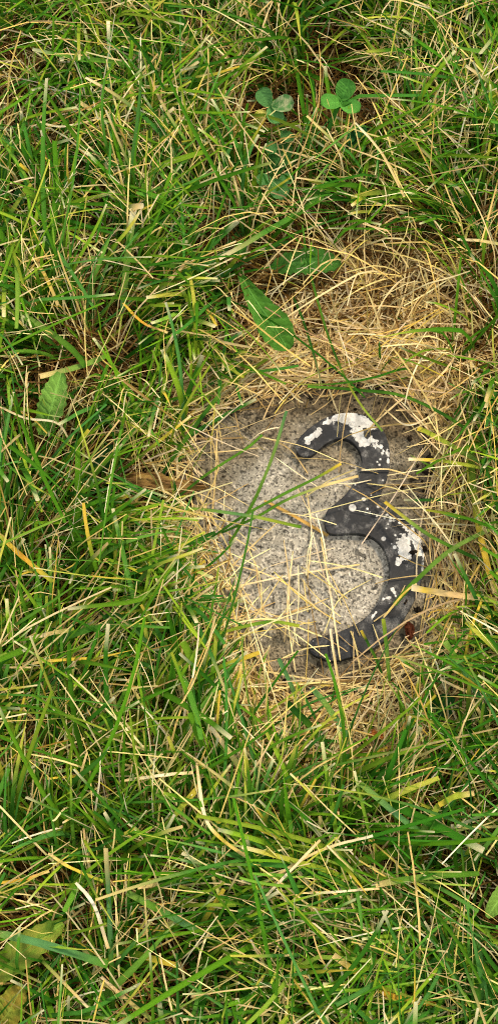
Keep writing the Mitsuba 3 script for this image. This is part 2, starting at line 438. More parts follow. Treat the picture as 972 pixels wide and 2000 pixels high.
BARE = Polygon([at(*q, 0.012)[:2] for q in [(385, 840), (450, 805), (560, 800), (600, 790), (680, 770), (760, 775), (800, 800), (835, 850), (845, 930), (815, 980), (835, 1060), (835, 1130), (820, 1200), (770, 1270), (700, 1300), (620, 1300), (560, 1320), (510, 1260), (490, 1150), (445, 1070), (415, 960)]])
shapely.prepare(BARE)


def straw_density(x, y):
    g = 0.33 + 0.6 * (meshkit.fbm(np.stack([x, y, 0 * x], -1) * 25, 3, 31) - 0.5)
    g = g + 0.8 * blob(x, y, 735, 610, 240, 190) + 0.9 * blob(x, y, 640, 765, 260, 45) + 1.0 * blob(x, y, 865, 920, 85, 400) + 0.7 * blob(x, y, 610, 1390, 200, 110) + 0.6 * blob(x, y, 430, 755, 140, 70)
    g = g * (1 - 0.95 * blob(x, y, 690, 722, 44, 26)) * (1 - 0.9 * blob(x, y, 645, 1425, 46, 30))
    g = g + 0.45 * blob(x, y, 240, 430, 210, 130) + 0.3 * blob(x, y, 430, 1210, 90, 130) + 0.15 * blob(x, y, 600, 1750, 260, 180)
    r = slab_rad(x, y)
    return np.clip(g, 0, 1.5) * np.clip(shapely.distance(shapely.points(x, y), BARE) / 0.022 + 0.04, 0, 1)


def sow(n, dens, x0, x1, y0, y1, peak=1.0):
    out = []
    while sum(map(len, out)) < n:
        p = np.column_stack([rng.uniform(x0, x1, n), rng.uniform(y0, y1, n)])
        out.append(p[rng.random(n) * peak < dens(p[:, 0], p[:, 1])])
    return np.vstack(out)[:n]


def flow(x, y, toward=0.8):
    """Growth direction: random, swayed by a slow field, leaning over the open slab near it."""
    p = np.stack([x, y, 0 * x], -1)
    a = meshkit.noise(p * 16, 41) * 4 * np.pi
    dx, dy = SLAB_C[0] - x, SLAB_C[1] - y
    r = np.hypot(dx, dy)
    k = toward * np.exp(-((r - 0.13) / 0.05) ** 2) * 2.2
    vx = np.cos(a) * 0.95 + k * dx / r + rng.normal(0, 0.55, len(x))
    vy = np.sin(a) * 0.95 + k * dy / r + rng.normal(0, 0.55, len(x)) + 0.35
    return np.arctan2(vy, vx)


OPEN = [(520, 612, 66, 92, 0.985), (600, 514, 70, 34, 0.85), (664, 200, 50, 50, 0.97), (536, 215, 52, 56, 0.97), (104, 780, 34, 54, 0.85), (200, 898, 42, 30, 0.7), (60, 1850, 66, 60, 0.75), (25, 1965, 40, 40, 0.75),
        (962, 1765, 28, 40, 0.9), (862, 1378, 36, 26, 0.8), (545, 312, 28, 36, 0.8), (543, 366, 30, 26, 0.85), (505, 236, 20, 26, 0.9), (320, 945, 100, 26, 0.85), (40, 388, 22, 22, 0.85), (700, 262, 24, 22, 0.8),
        (745, 610, 170, 135, 0.96), (830, 760, 70, 120, 0.7), (855, 960, 50, 260, 0.85), (620, 1360, 150, 70, 0.70), (690, 720, 200, 60, 0.75), (800, 1230, 50, 40, 0.85), (733, 1436, 30, 20, 0.85), (470, 490, 18, 26, 0.9), (470, 780, 130, 50, 0.6)]


def spared(path, k=1.0):
    """Which blades are left where the lawn is worn open: over the slab, on the bare straw and where broad leaves push the grass aside."""
    x, y, z = path[..., 0], path[..., 1], path[..., 2]
    gone = (shapely.contains_xy(BARE, x, y) & (z < 0.1)).any(1) * 0.96
    for px, py, rx, ry, q in OPEN:
        c = at(px, py, 0.015)
        e = (((x - c[0]) / (rx * PX)) ** 2 + ((y - c[1]) / (ry * PX)) ** 2)
        gone = np.maximum(gone, np.clip((1.3 - e.min(1)) / 0.6, 0, 1) * q)
    over = shapely.contains_xy(PREP, x, y).any(1)
    return (rng.random(len(path)) > gone * k) & ~(over & (rng.random(len(path)) < 0.96))


def keep(g, m): return [q[m] for q in g]


X0, X1, Y0, Y1 = -0.23, 0.23, -0.40, 0.48


def field(n, dens, box=(X0, X1, Y0, Y1), peak=1.0):
    p = sow(n, dens, *box, peak)
    return np.column_stack([p, np.maximum(soil_z(p[:, 0], p[:, 1]), -0.004) - 0.001])


green, dry, litter = Heap(), Heap(), Heap()
# bottom litter of flat dead stems and shreds
n = 25000
p = field(n, straw_density, peak=1.4)
az = rng.uniform(0, 2 * np.pi, n)
p[:, 2] += np.abs(rng.normal(0, 0.003, n)) + 0.001
path, side, w, pt = grow(p, az, rng.normal(1.5, 0.14, n), rng.normal(0, 0.25, n), rng.gamma(4, 0.0095, n) + 0.012, rng.uniform(0.00028, 0.00058, n), k=6, kink=0.15, pointed=0.2, twist=0.35)
path, side, w, pt = keep((path, side, w, pt), rng.random(n) > 0.93 * shapely.contains_xy(BARE, path[..., 0], path[..., 1]).any(1)); n = len(path)
rot_shade = np.clip(1.22 - 0.85 * straw_density(path[:, 3, 0], path[:, 3, 1]), 0.12, 0.93)
lc = dry_colors(n, 6, 0.14) * np.array([0.88, 0.84, 0.78])
rot_shade = rot_shade * (slab_rad(path[..., 0], path[..., 1]).min(1) > 1.04)
lc = np.where((rng.random(n) < rot_shade)[:, None, None], lc * np.array([0.24, 0.17, 0.11]), lc)  # litter under the green coloured darker: rotted thatch plus painted shade in the gaps
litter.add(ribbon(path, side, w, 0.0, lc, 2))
# standing dead blades
n = 10500
p = field(n, lambda x, y: 0.35 + 0.5 * straw_density(x, y) * (slab_rad(x, y) > 1), peak=1.0)
p = p[slab_rad(p[:, 0], p[:, 1]) > 0.98]; n = len(p)
path, side, w, pt = grow(p, flow(p[:, 0], p[:, 1]), np.abs(rng.normal(0.62, 0.35, n)), rng.normal(0.75, 0.6, n), rng.gamma(8, 0.0080, n) + 0.012, rng.uniform(0.00026, 0.00056, n), k=8, kink=0.35, pointed=0.3)
path, side, w, pt = keep((path, side, w, pt), spared(path, 0.8)); n = len(path)
dcol = dry_colors(n, 8, 0.05)
gold = (rng.random(n) < 0.5)[:, None, None] * rng.uniform(0.4, 1, (n, 1, 1))
dcol = dcol * (1 - gold) + dcol * np.array([0.95, 0.86, 0.5]) * gold
dry.add(ribbon(path, side, w, 0.15, dcol, 2))
# green blades: an undergrowth of short ones and the long ones that make the surface
for n, L0, w0, ln in ((5500, 0.044, 0.0006, 0.65), (14500, 0.078, 0.00084, 0.74)):
    n0 = n // 8                                                      # tufts of about eight blades out of one crown
    q = field(n0, green_density)
    qa = flow(q[:, 0], q[:, 1])
    own = rng.integers(0, n0, n)
    p = q[own] + np.column_stack([rng.normal(0, 0.0026, (n, 2)), np.zeros(n)])
    tuft_green = pick(GREENS, GREEN_W, n0)[own]
    path, side, w, pt = grow(p, qa[own] + rng.normal(0, 0.5, n), np.abs(rng.normal(0, 0.28, n) + (ln + rng.normal(0, 0.2, n0))[own]), rng.normal(0.55, 0.45, n), L0 * rng.lognormal(0, 0.3, n), w0 * rng.lognormal(0, 0.33, n), kink=0.08, pointed=0.35)
    path, side, w, pt, tuft_green = keep((path, side, w, pt, tuft_green), spared(path)); n = len(path)
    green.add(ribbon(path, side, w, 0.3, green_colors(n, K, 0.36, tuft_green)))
# the lawn outside the picture, thinner
for n, hp, wd, cf in ((16000, green, 0.0018, green_colors), (8000, dry, 0.0012, None)):
    p = field(n * 2, lambda x, y: ((x < X0) | (x > X1) | (y < Y0) | (y > Y1)) * 1.0, (-0.9, 0.9, -1.0, 1.1))[:n]
    path, side, w, pt = grow(p, rng.uniform(0, 2 * np.pi, n), np.abs(rng.normal(0.7, 0.35, n)), rng.normal(0.5, 0.45, n), 0.055 * rng.lognormal(0, 0.3, n), wd * rng.lognormal(0, 0.25, n), k=5)
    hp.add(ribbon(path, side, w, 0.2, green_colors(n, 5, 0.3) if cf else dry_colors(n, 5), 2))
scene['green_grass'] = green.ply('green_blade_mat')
tag('green_grass', 'dense green lawn grass with cut tips round the slab', 'grass', kind='stuff')
scene['dry_grass'] = dry.ply('dry_blade_mat')
tag('dry_grass', 'dead straw coloured blades standing among the green grass', 'dry grass', kind='stuff')
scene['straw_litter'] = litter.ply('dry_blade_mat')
tag('straw_litter', 'mat of dead grass stems lying flat on the soil round the slab', 'straw', kind='stuff')

# crumbs of earth on the rim of the slab
n = 900
ico = trimesh.creation.icosphere(subdivisions=1, radius=1.0)
a = rng.uniform(0, 2 * np.pi, n); rr = 1.0 - np.abs(rng.normal(0, 0.13, n))
ka = (np.abs(np.cos(a)) ** 4 + np.abs(np.sin(a)) ** 4) ** -0.25
uu, vv = rr * ka * np.cos(a) * SLAB_R[0], rr * ka * np.sin(a) * SLAB_R[1]
cx, cy = SLAB_C[0] + uu * SC - vv * SS, SLAB_C[1] + uu * SS + vv * SC
sz = np.minimum(0.0004 + rng.gamma(1.4, 0.0004, n), 0.0019)
V = np.concatenate([ico.vertices * s * rng.uniform(0.6, 1.2, 3) * (1 + 0.25 * rng.normal(size=(len(ico.vertices), 1))) + [x, y, z] for x, y, z, s in zip(cx, cy, floor_z(cx, cy), sz)])
Fc = np.concatenate([ico.faces + i * len(ico.vertices) for i in range(n)])
scene['soil_crumbs'] = mikit.ply((V, Fc), 'soil_mat', smooth=False)
tag('soil_crumbs', 'small crumbs of dark earth scattered along the rim of the slab', 'soil', kind='stuff')

# ------------------------------------------------------------------ single blades and stems that stand out
LG, MG, DG, BG, YG = srgb(122, 158, 72), srgb(84, 132, 42), srgb(44, 90, 32), srgb(92, 144, 88), srgb(158, 174, 62)


def one_blade(name, pts, width, cols, label, cat, group=None, pointed=False, fold=0.25, mat='green_blade_mat', k=22):
    """pts: (px, py, height in mm) from the root to the tip; width in photo pixels; cols: colours along it."""
    P = catmull([at(x, y, z * MM) for x, y, z in pts], k)
    P[:, 2] = np.maximum(P[:, 2], floor_z(P[:, 0], P[:, 1]) + 0.0004)
    P = P + np.cumsum(rng.normal(0, 0.00006, P.shape), 0)
    s = np.linspace(0, 1, k)
    tan = np.gradient(P, axis=0)
    side = np.cross(np.array([0, 0, 1.0]), tan) + 1e-9
    side /= np.linalg.norm(side, axis=1, keepdims=True)
    tw = rng.normal(0, 0.12) + rng.normal(0, 0.3) * s
    side = side * np.cos(tw)[:, None] + np.array([0, 0, 1.0]) * np.sin(tw)[:, None]
    w = np.full(k, 0.88 * width * PX / 2) * np.minimum(1, 0.7 + 2 * s) * (1 + 0.05 * np.sin(s * 17 + rng.uniform(0, 6)))
    if pointed: w = w * np.clip((1.03 - s) / 0.5, 0.05, 1) ** 0.8
    cs = np.array(cols)
    t = np.linspace(0, len(cs) - 1, k); i = np.minimum(t.astype(int), len(cs) - 2) if len(cs) > 1 else np.zeros(k, int)
    C = cs[i] + (cs[np.minimum(i + 1, len(cs) - 1)] - cs[i]) * (t - i)[:, None]
    C = C * (1 + 0.10 * np.sin(s * 23 + rng.uniform(0, 6)))[:, None] * rng.uniform(0.93, 1.07)
    v, f, c = ribbon(P[None], side[None], w[None], fold, C[None])
    key = numbered(name)
    scene[key] = mikit.ply((v, f), mat, smooth=True, color=np.clip(c, 0, 1))
    tag(key, label, cat, group)


BLADES = [
    ([(295, 310, 14), (272, 235, 30), (254, 160, 46)], 13, [MG, MG, YG, YELLOW, STRAW], 'short broad green blade with yellow cut tip pointing up, in upper left of the lawn'),
    ([(213, 215, 25), (214, 120, 38), (211, 40, 44)], 9, [BG, BG, BG, PALE], 'straight bluish upright blade with white tip near the top left corner'),
    ([(345, 330, 20), (250, 265, 36), (155, 200, 44)], 9, [DG, MG, LG, LG, STRAW], 'long slanting green blade left of the clovers, its pale tip up left'),
    ([(240, 610, 20), (250, 500, 38), (262, 408, 46)], 15, [BG, LG, LG, LG, PALE], 'broad pale green upright blade above the toothed leaf on the left'),
    ([(355, 523, 36), (250, 507, 40), (172, 502, 42)], 10, [MG, MG, MG, LG], 'level green blade crossing the broad pale upright blade'),
    ([(0, 603, 30), (60, 624, 36), (135, 676, 40), (168, 716, 40)], 13, [MG, LG, MG, MG], 'wide green blade slanting down from the left edge above the toothed leaf'),
    ([(212, 694, 34), (160, 715, 38), (80, 736, 40)], 13, [MG, LG, LG, STRAW], 'pale tipped green blade running left just above the toothed leaf'),
    ([(345, 972, 14), (406, 925, 22), (480, 876, 26), (512, 850, 26)], 6, [DG, MG, MG, MG], 'dark green blade slanting over the upper left of the slab from the dry brown leaf'),
    ([(412, 1050, 14), (480, 1005, 24), (555, 965, 28), (620, 932, 28), (666, 905, 27)], 6, [DG, MG, MG, MG, YELLOW], 'dark green blade with yellow tip reaching across the slab at the numeral'),
    ([(430, 1042, 12), (505, 1008, 19), (560, 976, 22), (630, 950, 23), (700, 930, 23)], 6, [DG, MG, MG, LG, STRAW, STRAW], 'green blade with long straw tip touching the waist of the numeral'),
    ([(448, 1062, 12), (493, 984, 24), (533, 888, 34), (559, 802, 40)], 7, [MG, MG, LG, BG], 'upright green blade crossing the slab left of the top end of the numeral'),
    ([(345, 990, 14), (428, 999, 24), (505, 1010, 26), (588, 1028, 20)], 7, [LG, LG, BG, YG, MG], 'light green blade lying level across the middle of the slab'),
    ([(318, 925, 16), (357, 866, 28), (394, 814, 34), (428, 772, 36)], 9, [DG, MG, DG, MG], 'dark blade slanting up past the top left corner of the slab'),
    ([(590, 440, 40), (601, 515, 40), (626, 610, 38), (656, 700, 32), (696, 780, 26), (746, 842, 20)], 5, [MG, DG, MG, DG, YG, LG], 'long thin green blade hanging over the straw down to the top of the numeral'),
    ([(985, 893, 20), (913, 841, 28), (850, 802, 30), (780, 772, 28), (700, 762, 24), (600, 755, 22)], 8, [MG, MG, DG, MG, DG, MG], 'long thin green blade arching above the numeral from the right edge'),
    ([(985, 932, 14), (890, 876, 28), (835, 845, 32), (815, 836, 33)], 11, [LG, LG, YG, YG, YELLOW], 'yellow green blade pointing left beside the top of the numeral'),
    ([(985, 924, 22), (870, 901, 36), (798, 897, 38)], 8, [LG, YG, YG, YELLOW, PALE], 'thin yellow blade with white tip level beside the upper bow of the numeral'),
    ([(950, 1100, 22), (900, 1078, 26), (826, 1038, 28), (750, 981, 22)], 8, [MG, DG, MG, LG, YELLOW], 'green blade lying along the right shoulder of the numeral'),
    ([(985, 1175, 26), (870, 1160, 32), (803, 1148, 33)], 13, [YG, STRAW, srgb(236, 206, 150), STRAW, YELLOW, PALE], 'broad cream and yellow blade crossing the lower bow of the numeral'),
    ([(985, 1020, 24), (885, 1071, 28), (815, 1130, 26), (770, 1180, 22)], 10, [LG, LG, MG, MG], 'green blade slanting from right edge down onto the lower bow of the numeral'),
    ([(985, 1180, 26), (930, 1226, 34), (882, 1278, 36)], 9, [YELLOW, YELLOW, STRAW, STRAW], 'yellow straw blade slanting down left from the right edge below the numeral'),
    ([(690, 1460, 14), (662, 1415, 26), (638, 1381, 32), (608, 1344, 34)], 14, [BG, BG, LG, BG], 'broad green blade below the slab, right one of two leaning up left'),
    ([(634, 1465, 12), (613, 1427, 26), (588, 1400, 34), (560, 1372, 36)], 14, [MG, MG, DG, DG], 'broad dark blade below the slab, left one of two leaning up left'),
    ([(585, 1395, 12), (573, 1350, 20), (545, 1285, 28)], 9, [MG, LG, BG, BG], 'green blade standing at the bottom left of the slab below the numeral'),
    ([(760, 1330, 14), (754, 1262, 26), (748, 1207, 32)], 8, [MG, LG, MG, YG], 'short upright green blade in front of the lower arm of the numeral'),
    ([(745, 1315, 12), (722, 1262, 24), (705, 1230, 28)], 6, [DG, MG, DG, YELLOW], 'thin dark green blade crossing the lower arm of the numeral'),
    ([(955, 1415, 16), (927, 1347, 32), (895, 1295, 38), (866, 1253, 40)], 13, [MG, BG, BG, MG, LG], 'broad green blade right of the slab leaning up left under the yellow straw'),
    ([(935, 1706, 36), (826, 1712, 42), (731, 1727, 43)], 12, [MG, MG, LG, MG, STRAW], 'bright green level blade in the lower right of the lawn'),
    ([(774, 1706, 22), (820, 1632, 38), (856, 1570, 44)], 12, [MG, MG, LG, YG], 'green blade rising to a yellow folded tip in the lower right'),
    ([(925, 1549, 40), (885, 1556, 45), (856, 1572, 45)], 12, [STRAW, YG, YG, YELLOW], 'folded yellow green blade tip lying across the rising blade, lower right'),
    ([(915, 1672, 26), (806, 1616, 40), (701, 1530, 44)], 12, [BG, MG, BG, LG], 'long bluish blade slanting down right in the lower right of the lawn'),
    ([(850, 1962, 30), (766, 1946, 38), (711, 1910, 42), (651, 1865, 42)], 12, [ORANGE, YELLOW, ORANGE, YG, YELLOW, STRAW], 'orange yellow curved blade close to the bottom edge'),
    ([(222, 2015, 18), (217, 1850, 40), (207, 1656, 52)], 11, [MG, MG, MG, BG, BG, STRAW], 'tall straight green blade rising from the bottom edge'),
    ([(-15, 1820, 42), (90, 1845, 46), (212, 1886, 42)], 15, [LG, BG, BG, MG], 'wide bluish green blade at the left edge beside the tall straight blade'),
    ([(404, 1828, 26), (330, 1788, 40), (250, 1744, 44)], 13, [MG, BG, MG, LG], 'green blade slanting down right from the tall straight blade'),
    ([(270, 1680, 24), (320, 1620, 38), (390, 1534, 44)], 11, [MG, MG, MG, YG, YELLOW], 'green blade with yellow upper end under the slab, slanting up right'),
    ([(-10, 1035, 38), (45, 1088, 42), (105, 1138, 38)], 10, [STRAW, YELLOW, ORANGE, YELLOW, YG], 'yellow blade slanting down from the left edge beside the middle of the slab'),
    ([(388, 1146, 24), (340, 1115, 36), (294, 1086, 42)], 14, [MG, LG, LG, LG, STRAW], 'broad light green blade with pale tip left of the slab'),
    ([(296, 1248, 28), (232, 1203, 42), (200, 1205, 42)], 10, [DG, DG, DG, DG], 'very dark green arched blade left of the lower arm of the numeral'),
    ([(420, 1040, 24), (330, 1076, 34), (235, 1092, 38)], 9, [DG, DG, MG, DG], 'dark blade lying level from the left rim of the slab'),
    ([(227, 1200, 24), (225, 1100, 38), (220, 1000, 46)], 7, [YG, YELLOW, YG, LG], 'thin yellowish upright blade left of the slab'),
    ([(355, 1270, 18), (420, 1240, 24), (520, 1215, 24), (585, 1222, 18)], 7, [MG, YG, MG, YG], 'thin green blade arching over the lower left of the slab'),
]
for pts_, w_, cols_, lab_ in BLADES:
    one_blade('grass_blade', pts_, w_, cols_, lab_, 'grass blade')
STEMS = [
    ([(65, 233, 42), (120, 246, 44), (205, 228, 42)], 6, [STRAW, PALE, STRAW], 'curved pale stem in upper left of the lawn below the bluish upright blade'),
    ([(-5, 792, 38), (50, 816, 42), (110, 825, 44), (138, 862, 38)], 6, [STRAW, PALE, STRAW], 'long curved straw stem crossing the toothed leaf on the left'),
    ([(74, 512, 34), (95, 550, 40), (116, 598, 40)], 10, [STRAW, YELLOW, STRAW], 'broad yellow straw blade above the left end of the wide green blade'),
    ([(240, 592, 38), (280, 630, 43), (328, 650, 42)], 8, [YELLOW, ORANGE, STRAW], 'orange yellow curved blade below the broad pale upright blade'),
    ([(516, 978, 7.5), (573, 1008, 7.8), (640, 1046, 8)], 9, [TAN, srgb(206, 168, 92), TAN], 'thick tan stem lying across the middle of the slab to the waist of the numeral'),
    ([(748, 1206, 22), (786, 1162, 26), (812, 1142, 28)], 6, [STRAW, YELLOW, STRAW], 'yellow stem slanting over the lower bow of the numeral'),
    ([(586, 1745, 40), (660, 1742, 44), (741, 1736, 44)], 6, [STRAW, PALE, STRAW], 'level straw stem left of the bright green level blade'),
    ([(520, 1722, 38), (620, 1662, 46), (726, 1632, 46)], 7, [STRAW, STRAW, PALE], 'long straw stem rising right, below the slab in the lower right'),
    ([(486, 1786, 38), (551, 1716, 47), (624, 1640, 47)], 7, [STRAW, PALE, STRAW], 'straight straw stem crossing the long rising straw stem'),
    ([(590, 1798, 40), (650, 1778, 45), (724, 1788, 42)], 6, [STRAW, PALE, STRAW], 'low arched straw stem under the level straw stem'),
    ([(148, 1724, 47), (184, 1768, 50), (213, 1852, 42)], 9, [PALE, srgb(252, 244, 222), STRAW], 'whitish arched stem left of the tall straight blade'),
    ([(95, 1667, 44), (140, 1696, 45), (202, 1722, 40)], 8, [STRAW, YELLOW, YG], 'yellow stem slanting down right, left of the tall straight blade'),
    ([(-8, 1726, 40), (50, 1716, 42), (97, 1700, 40)], 8, [YELLOW, ORANGE, STRAW], 'orange yellow stem at the left edge above the wide bluish blade'),
    ([(384, 1490, 44), (399, 1590, 47), (430, 1636, 47), (488, 1678, 40)], 9, [STRAW, PALE, YELLOW, STRAW], 'bent cream blade below the left corner of the slab'),
    ([(236, 1526, 40), (310, 1515, 45), (378, 1508, 44)], 8, [STRAW, PALE, STRAW], 'level cream blade meeting the bent cream blade'),
    ([(58, 1246, 42), (100, 1237, 44), (146, 1228, 40)], 11, [PALE, STRAW, YG], 'wide cream blade end left of the very dark arched blade'),
    ([(62, 1297, 38), (110, 1291, 42), (172, 1288, 42)], 8, [STRAW, YELLOW, YELLOW], 'yellow level blade below the wide cream blade end'),
    ([(750, 800, 18), (800, 830, 16), (872, 792, 20)], 5, [STRAW, PALE, STRAW], 'bent pale stem above right of the top of the numeral'),
    ([(705, 918, 13), (760, 916, 13.6), (815, 934, 8)], 5, [PALE, STRAW, STRAW], 'pale stem lying over the upper bow of the numeral near its waist'),
    ([(693, 240, 45), (745, 300, 48), (790, 385, 45)], 7, [PALE, STRAW, STRAW], 'long pale stem slanting down right below the bright clover'),
    ([(600, 1130, 7.2), (606, 1040, 7.6), (598, 960, 7.4)], 4, [STRAW, PALE, STRAW], 'thin upright straw lying on the slab left of the waist of the numeral'),
    ([(664, 1290, 13.2), (648, 1180, 10), (626, 1050, 7.4)], 5, [STRAW, PALE, STRAW], 'long straw lying over the lower left end of the numeral and up the slab'),
    ([(440, 1150, 12), (560, 1125, 10), (702, 1103, 7.5)], 5, [STRAW, PALE, STRAW], 'long level straw lying across the lower slab'),
    ([(670, 1380, 10), (655, 1300, 13.5), (645, 1228, 14)], 7, [STRAW, STRAW, PALE], 'thick straw over the lower left end of the numeral'),
]
for pts_, w_, cols_, lab_ in STEMS:
    one_blade('straw_stem', pts_, w_ * 0.78, cols_, lab_, 'straw', fold=0.3, mat='dry_blade_mat')

# thin straws that lie loose on the slab, one by one
count = 0
while count < 85:
    if rng.random() < 0.5:
        px, py = rng.normal(545, 95), rng.normal(1185, 75)
    else:
        px, py = rng.uniform(390, 830), rng.uniform(760, 1330)
    c = at(px, py)
    if slab_rad(c[0], c[1]) > 0.95: continue
    if rng.random() < 0.85 * float(blob(c[0], c[1], 530, 1010, 110, 90)) or rng.random() < 0.8 * float(blob(c[0], c[1], 700, 1090, 55, 80)): continue
    if PREP.contains(Point(c[0], c[1])) and rng.random() < 0.9: continue
    L = rng.gamma(4, 0.0085) + 0.012
    a = rng.uniform(0, np.pi)
    d = np.array([math.cos(a), math.sin(a), 0]) * L / 2
    bow = np.array([-math.sin(a), math.cos(a), 0]) * rng.normal(0, 0.06) * L
    c = np.array([c[0], c[1], 0])
    P = catmull([c - d, c + bow, c + d], 10)
    h = SLAB_Z + abs(rng.normal(0.0012, 0.0016)) + 0.0008
    tilt = rng.normal(0, 0.05) * L
    P[:, 2] = h + np.linspace(-tilt, tilt, 10) + abs(rng.normal(0, 0.002)) * np.sin(np.linspace(0, np.pi, 10))
    fz = floor_z(P[:, 0], P[:, 1])
    lift = max(0.0, float((fz - P[:, 2]).max()))
    P[:, 2] += min(lift, 0.008) + 0.0003
    P[:, 2] = np.maximum(P[:, 2], fz)
    w = np.full(10, rng.uniform(0.00025, 0.00046)); w[-1] *= 0.5
    side = np.tile(np.array([-math.sin(a), math.cos(a), rng.normal(0, 0.3)]), (10, 1))
    v, f, col = ribbon(P[None], side[None], w[None], 0.5, dry_colors(1, 10, 0.05))
    key = numbered('loose_straw')
    scene[key] = mikit.ply((v, f), 'dry_blade_mat', smooth=True, color=np.clip(col, 0, 1))
    mid = P[5]
    if shapely.contains_xy(PREP, P[:, 0], P[:, 1]).any():
        tag(key, 'thin dry straw lying partly over the black numeral', 'straw', 'loose straws touching the numeral')
    elif mid[1] < at(0, 1090)[1]:
        tag(key, 'thin dry straw in the loose scatter on the lower part of the slab', 'straw', 'loose straws on the lower slab')
    else:
        tag(key, 'thin dry straw lying loose on the upper part of the slab', 'straw', 'loose straws on the upper slab')
    count += 1

# ------------------------------------------------------------------ broad leaves
def leaf_mesh(pts, half, base, shape='oval', teeth=0.06, cup=0.25, vein=None, mottle=0.15, crinkle=0.0, edge=None, rows=44, cols=17, seed=1):
    P = catmull([at(x, y, z * MM) for x, y, z in pts], rows)
    s = np.linspace(0, 1, rows)
    tan = np.gradient(P, axis=0); tan /= np.linalg.norm(tan, axis=1, keepdims=True)
    side = np.cross(np.array([0, 0, 1.0]), tan); side /= np.linalg.norm(side, axis=1, keepdims=True)
    nor = np.cross(tan, side)
    if shape == 'oval': prof = np.sin(np.pi * np.clip(s * 0.94 + 0.03, 0, 1)) ** 0.6
    elif shape == 'blunt': prof = np.clip(0.16 + 1.15 * s ** 0.9, 0, 1) * np.sqrt(np.clip(1 - np.clip((s - 0.62) / 0.385, 0, 1) ** 2.4, 0, 1))
    elif shape == 'round': prof = np.sqrt(np.clip(1 - (2 * s - 1) ** 2, 0, 1)) * (0.75 + 0.35 * s)
    else: prof = np.clip(s * 4, 0, 1) ** 0.5 * np.clip((1 - s) * 3, 0, 1) ** 0.6
    v = np.linspace(-1, 1, cols)
    r = np.random.default_rng(seed)
    lt = [1 + teeth * (np.abs(((s * r.integers(7, 10) + r.random()) % 1) - 0.5) * 2 - 0.5) * 1.5 + teeth * 0.8 * (meshkit.noise(np.column_stack([s * 9, s * 0 + q, s * 0]), seed) - 0.5) for q in (0, 5)]
    V, C = [], []
    vein = np.clip(base * 1.9 + 0.03, 0, 1) if vein is None else vein
    for i in range(rows):
        wv = half * PX * prof[i] * np.where(v < 0, lt[0][i], lt[1][i])
        lat = np.abs(((s[i] * 9 - np.abs(v) * 1.3) % 1) - 0.5) * 2          # lateral veins sweep forward
        rel = half * PX * (cup * v ** 2 - 0.05 * np.exp(-(v / 0.09) ** 2) - 0.06 * (lat > 0.80) * (np.abs(v) > 0.1))
        q = np.column_stack([np.full(cols, s[i] * 6), v * 2, np.full(cols, seed * 1.7)])
        rel = rel + half * PX * (0.20 + crinkle) * (meshkit.fbm(q * 1.2, 2, seed) - 0.5)
        V.append(P[i] + side[i] * (v * wv)[:, None] + nor[i] * rel[:, None])
        m = 1 + mottle * 2 * (meshkit.fbm(q * 2.2, 3, seed + 3) - 0.5)
        c = base * m[:, None]
        a = (0.75 * np.exp(-(v / 0.085) ** 2) + 0.32 * (lat > 0.80) * (np.abs(v) > 0.1))[:, None]
        c = c * (1 - a) + vein * a
        if edge is not None:
            a = np.clip((meshkit.fbm(q * 1.1, 3, seed + 9) - 0.42) * 5, 0, 1)[:, None]
            c = c * (1 - a) + edge * a
        C.append(c)
    i = np.arange(rows * cols).reshape(rows, cols)
    qd = np.stack([i[:-1, :-1], i[:-1, 1:], i[1:, 1:], i[1:, :-1]], -1).reshape(-1, 4)
    return np.vstack(V), np.vstack([qd[:, [0, 1, 2]], qd[:, [0, 2, 3]]]), np.vstack(C), P, side


def tube(P, r, col, sides=7):
    P = np.asarray(P); k = len(P)
    tan = np.gradient(P, axis=0); tan /= np.linalg.norm(tan, axis=1, keepdims=True)
    a = np.cross(tan, [0.3, 0.2, 0.93]); a /= np.linalg.norm(a, axis=1, keepdims=True)
    b = np.cross(tan, a)
    an = np.linspace(0, 2 * np.pi, sides, endpoint=False)
    V = P[:, None] + (a[:, None] * np.cos(an)[None, :, None] + b[:, None] * np.sin(an)[None, :, None]) * np.broadcast_to(r, k)[:, None, None]
    i = np.arange(k * sides).reshape(k, sides); j = np.roll(i, -1, 1)
    q = np.stack([i[:-1], j[:-1], j[1:], i[1:]], -1).reshape(-1, 4)
    return V.reshape(-1, 3), np.vstack([q[:, [0, 1, 2]], q[:, [0, 2, 3]]]), np.tile(col, (k * sides, 1))


def put(key, vfc, mat='leaf_mat'):
    scene[key] = mikit.ply((vfc[0], vfc[1]), mat, smooth=True, color=np.clip(vfc[2], 0, 1))


def leaf(name, pts, half, base, label, cat, stalk=None, **kw):
    key = numbered(name)
    v, f, c, P, side = leaf_mesh(pts, half, base, seed=len(labels) % 97, **kw)
    tag(key, label, cat)
    put(key + '__leaf_blade', (v, f, c))
    rib = P[2:-3].copy(); rib[:, 2] -= 0.0004
    put(key + '__midrib', tube(rib, np.linspace(0.0007, 0.00025, len(rib)) * half / 30, np.clip(base * 1.5 + 0.02, 0, 1)))
    if stalk:
        put(key + '__stalk', tube(catmull([P[0]] + [at(x, y, z * MM) for x, y, z in stalk], 10), 0.0008, srgb(150, 140, 96)))


